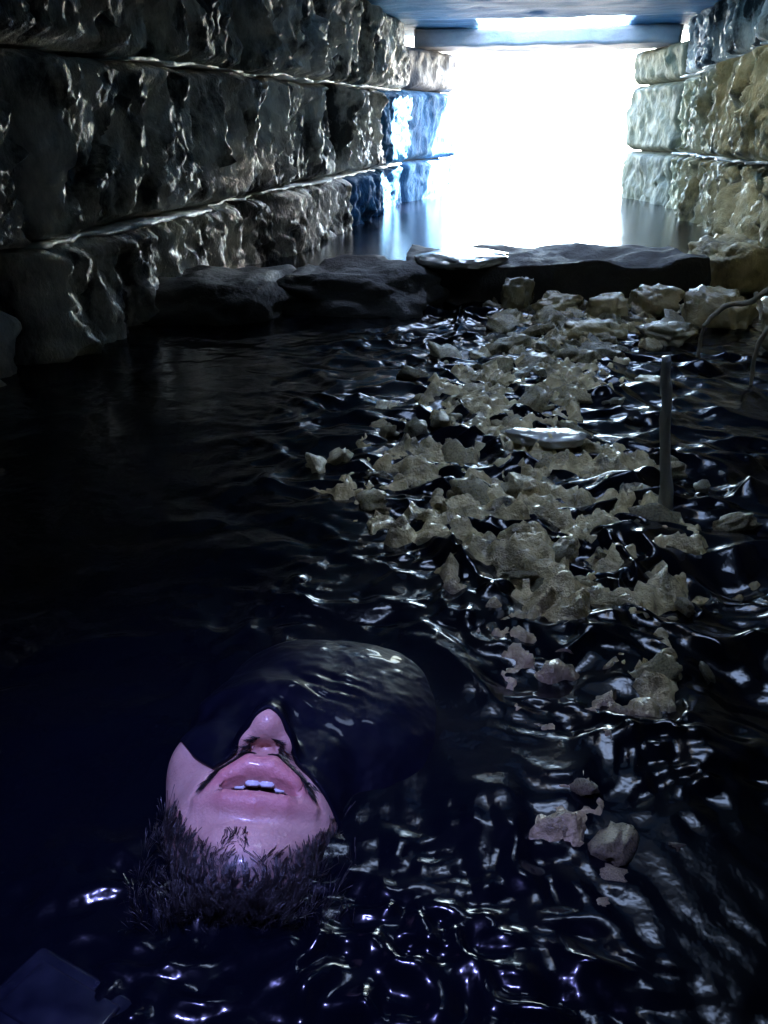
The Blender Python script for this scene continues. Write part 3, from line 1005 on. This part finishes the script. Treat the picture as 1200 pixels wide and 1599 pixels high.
# spill of small stones awash, from the opening side down past the head
SP_Y = [0.28, 0.38, 0.44, 0.53, 0.64, 0.83, 1.05, 1.35, 1.60, 1.80]
SP_C = [0.05, 0.06, 0.065, 0.060, 0.045, -0.02, -0.06, 0.02, 0.08, 0.15]
SP_W = [0.03, 0.055, 0.085, 0.14, 0.21, 0.19, 0.16, 0.15, 0.17, 0.22]
SP_N = [0.0, 0.05, 0.15, 0.5, 0.9, 0.9, 0.9, 1.0, 1.0, 1.0]
M['bank'] = stone_mat('olive_bank_rock', (0.02, 0.02, 0.012), (0.46, 0.37, 0.18), (0.84, 0.70, 0.38), rough=(0.10, 0.4), bump=0.8, stretch=(1, 1, 1), coat=0.7, cscale=26)


def rock_bank():
    xs = np.arange(-0.34, 0.50, 0.0030)
    ys = np.arange(0.25, 1.90, 0.0034)
    X, Y = np.meshgrid(xs, ys, indexing='ij')
    c = np.interp(Y, SP_Y, SP_C); w = np.interp(Y, SP_Y, SP_W)
    edge = np.abs(X - c) / w + 0.35 * fbm(X * 9, Y * 9, 0 * X, 503, 4)
    m_ = sstep(1.25, 0.50, edge) * sstep(0.27, 0.37, Y + 0.04 * fbm(X * 12, Y * 12, 0 * X, 551, 3))
    wx, wy = 0.012 * fbm(X * 18, Y * 18, 0 * X, 505, 3), 0.012 * fbm(X * 18, Y * 18, 0 * X, 507, 3)
    f1 = facets((X + wx) * 17, (Y + wy) * 15, 511, 1.6, 18)
    f2 = facets((X + wx) * 40, (Y + wy) * 46, 521, 1.9, 24)
    f3 = fbm(X * 120, Y * 120, 0 * X, 531, 3)
    Z = -0.060 + 0.061 * m_ + m_ * (0.011 * f1 + 0.011 * f2 + 0.0050 * fbm(X * 55, Y * 55, 0 * X, 541, 3) + 0.0026 * f3)
    Z = Z - 0.0065 * sstep(0.58, 0.50, Y) * m_ + 0.007 * sstep(0.60, 0.48, Y) * m_ * facets((X + wx) * 62, (Y + wy) * 70, 561, 2.0, 24)
    o = mesh_obj('rock_bank', np.stack([X.ravel(), Y.ravel(), Z.ravel()], 1), grid_faces(len(xs), len(ys)), M['bank'])
    tag(o, kind='structure')

rock_bank()
variants = []
rs = random.Random(77)
placed = []
tries = 0
while len(placed) < 150 and tries < 9000:
    tries += 1
    y = 0.28 + 1.54 * rs.random() ** 1.25
    if rs.random() > np.interp(y, SP_Y, SP_N):
        continue
    x = np.interp(y, SP_Y, SP_C) + np.interp(y, SP_Y, SP_W) * max(-1.15, min(1.15, rs.gauss(0, 0.55)))
    sz = (0.0045 + 0.0140 * min(y, 1.5)) * (0.45 + 1.25 * rs.random() ** 1.6)
    if any((x - a) ** 2 + (y - b_) ** 2 < (0.50 * (sz + c)) ** 2 for a, b_, c in placed):
        continue
    placed.append((x, y, sz))
for k, (x, y, sz) in enumerate(placed):
    if k < 14:
        st = rock('rubble_stone', (0, 0, 0), (1.0, 0.72, 0.42), 600 + 11 * k, M['rubble'], rot=0, sub=3, amp=0.42)
        variants.append(st)
    else:
        st = variants[k % 14].copy()
        COL.objects.link(st)
    st.location = (x, y, rs.uniform(-0.006, 0.003) - 0.08 * sz)
    st.scale = (sz, sz * rs.uniform(0.8, 1.2), sz * rs.uniform(0.7, 1.3))
    st.rotation_euler = (rs.uniform(-0.6, 0.6), rs.uniform(-0.6, 0.6), rs.uniform(0, 6.28))
    zone = 0 if y < 0.5 else 1 if y < 0.74 else 2 if y < 1.1 else 3 if y < 1.45 else 4
    tag(st, ['small wet stone awash beside the dark hood and beard', 'wet olive stone awash just beyond the hood, level with the stick foot',
             'wet olive stone awash round the blue-white stone in the middle of the spill', 'wet olive stone awash between the twig and the blue-white stone',
             'wet olive rubble stone heaped just in front of the threshold stone'][zone], 'stone',
        ['stones beside the head', 'stones beyond the hood', 'stones in the middle of the spill', 'stones level with the twig', 'stones before the threshold'][zone])
bs = rock('pale_stone', (0.020, 0.945, 0.012), (0.042, 0.036, 0.010), 911, M['wet_slab'], rot=0.5, sub=4, amp=0.22)
bs.rotation_euler = (-0.13, 0, 0)
tag(bs, 'blue-white wet stone, brightest in the spill of rubble', 'stone')


def tube(name, pts, radii, material, parent=None, sides=9, seed=0, per=8):
    pts = np.array(pts, float)
    n_ = (len(pts) - 1) * per + 1
    t = np.linspace(0, len(pts) - 1, n_)
    i0 = np.clip(np.floor(t).astype(int), 0, len(pts) - 2)
    f_ = (t - i0)[:, None]
    pm = np.vstack([2 * pts[0] - pts[1], pts, 2 * pts[-1] - pts[-2]])
    p0, p1, p2, p3 = pm[i0], pm[i0 + 1], pm[i0 + 2], pm[i0 + 3]
    C_ = 0.5 * (2 * p1 + (p2 - p0) * f_ + (2 * p0 - 5 * p1 + 4 * p2 - p3) * f_ ** 2 + (3 * p1 - p0 - 3 * p2 + p3) * f_ ** 3)
    r_ = np.interp(t, np.arange(len(pts)), radii)
    V, F = [], []
    T = np.gradient(C_, axis=0)
    for i in range(n_):
        d_ = T[i] / (np.linalg.norm(T[i]) + 1e-9)
        ref = np.array([0, 1.0, 0]) if abs(d_[1]) < 0.8 else np.array([1.0, 0, 0])
        s1 = np.cross(d_, ref); s1 /= np.linalg.norm(s1)
        s2 = np.cross(d_, s1)
        for j in range(sides):
            an = 2 * math.pi * j / sides
            rr_ = r_[i] * (1 + 0.38 * float(vnoise(i * 0.45, j * 0.9, 0.0, seed)))
            V.append(C_[i] + rr_ * (math.cos(an) * s1 + math.sin(an) * s2))
    for i in range(n_ - 1):
        for j in range(sides):
            F.append([i * sides + j, i * sides + (j + 1) % sides, (i + 1) * sides + (j + 1) % sides, (i + 1) * sides + j])
    F += [list(range(sides))[::-1], [(n_ - 1) * sides + j for j in range(sides)]]
    return mesh_obj(name, V, F, material, parent)

M['bark'] = stone_mat('pale_wet_bark', (0.07, 0.06, 0.04), (0.20, 0.18, 0.12), (0.40, 0.37, 0.28), rough=(0.5, 0.8), stretch=(1, 1, 1), coat=0.0)
M['grey_wood'] = stone_mat('grey_wet_wood', (0.36, 0.40, 0.44), (0.50, 0.54, 0.58), (0.62, 0.66, 0.70), rough=(0.25, 0.45), bump=0.5, stretch=(1, 1, 0.15))
tw = empty('twig', (0.276, 1.45, 0.0))
tag(tw, 'pale bent twig reaching from the wall down into the water', 'twig')
tube('stem', [(0.60, 1.56, 0.235), (0.46, 1.50, 0.175), (0.396, 1.45, 0.148), (0.341, 1.44, 0.098), (0.305, 1.46, 0.084), (0.276, 1.45, 0.056), (0.272, 1.45, 0.040), (0.270, 1.45, -0.03)],
     [0.007, 0.006, 0.005, 0.0045, 0.0042, 0.004, 0.0032, 0.0025], M['bark'], tw, seed=3)
tube('side_shoot', [(0.345, 1.45, 0.108), (0.352, 1.43, 0.088), (0.350, 1.41, 0.070)], [0.004, 0.003, 0.002], M['bark'], tw, seed=4)
rt = tube('root', [(0.62, 1.30, 0.33), (0.50, 1.30, 0.24), (0.376, 1.30, 0.151), (0.337, 1.30, 0.082), (0.326, 1.30, 0.042), (0.330, 1.30, -0.03)], [0.007, 0.005, 0.004, 0.0036, 0.003, 0.0022], M['bark'], None, seed=5)
tag(rt, 'thin pale root hanging from the wall at the picture edge', 'root')
sk = tube('stick', [(0.143, 0.787, -0.10), (0.141, 0.787, 0.0), (0.133, 0.788, 0.055), (0.126, 0.786, 0.11), (0.119, 0.787, 0.158)], [0.0064, 0.0062, 0.0058, 0.0052, 0.0036], M['grey_wood'], None, seed=6)
tag(sk, 'slim grey upright stick standing in the rippled water', 'stick')

# ------------------------------------------------------------------ small glossy case floating in the lower corner
m, nt, b = mat_base('black_glossy_plastic')
nn = noise_node(nt, mapped(nt, (1, 1, 1)), 60, 4, 0.6)
rr = ramp(nt, nn.outputs['Fac'], [(0.35, (0.004, 0.005, 0.010)), (0.7, (0.010, 0.012, 0.022))])
nt.links.new(rr.outputs[0], b.inputs['Base Color'])
rr2 = ramp(nt, nn.outputs['Fac'], [(0.3, (0.10,) * 3), (0.7, (0.28,) * 3)])
nt.links.new(rr2.outputs[0], b.inputs['Roughness'])
M['plastic'] = m
cs = empty('floating_case', (-0.184, 0.192, -0.0095))
tag(cs, 'small black glossy case floating in the water below the beard, cut by the frame', 'case')

def rbox(name, loc, size, bev, rotz, material, parent):
    bmx = bmesh.new()
    bmesh.ops.create_cube(bmx, size=1.0)
    bmesh.ops.scale(bmx, vec=size, verts=bmx.verts)
    bmesh.ops.bevel(bmx, geom=list(bmx.edges), offset=bev, segments=4, affect='EDGES', profile=0.5)
    me = bpy.data.meshes.new(name)
    bmx.to_mesh(me); bmx.free()
    me.polygons.foreach_set('use_smooth', [True] * len(me.polygons))
    me.materials.append(material)
    o = bpy.data.objects.new(name, me)
    COL.objects.link(o)
    o.parent = parent
    o.location = loc
    o.rotation_euler = (0, 0, rotz)
    return o

cs.rotation_euler = (R(-8), R(5), R(-14))
rbox('case_body', (0, 0, -0.012), (0.060, 0.040, 0.030), 0.006, 0, M['plastic'], cs)
rbox('lid', (0, 0, 0.0085), (0.062, 0.042, 0.010), 0.004, 0, M['plastic'], cs)
rbox('lid_panel', (0, 0, 0.0128), (0.046, 0.027, 0.004), 0.0015, 0, M['plastic'], cs)
rbox('latch', (0, -0.0215, 0.001), (0.014, 0.004, 0.012), 0.0015, 0, M['plastic'], cs)
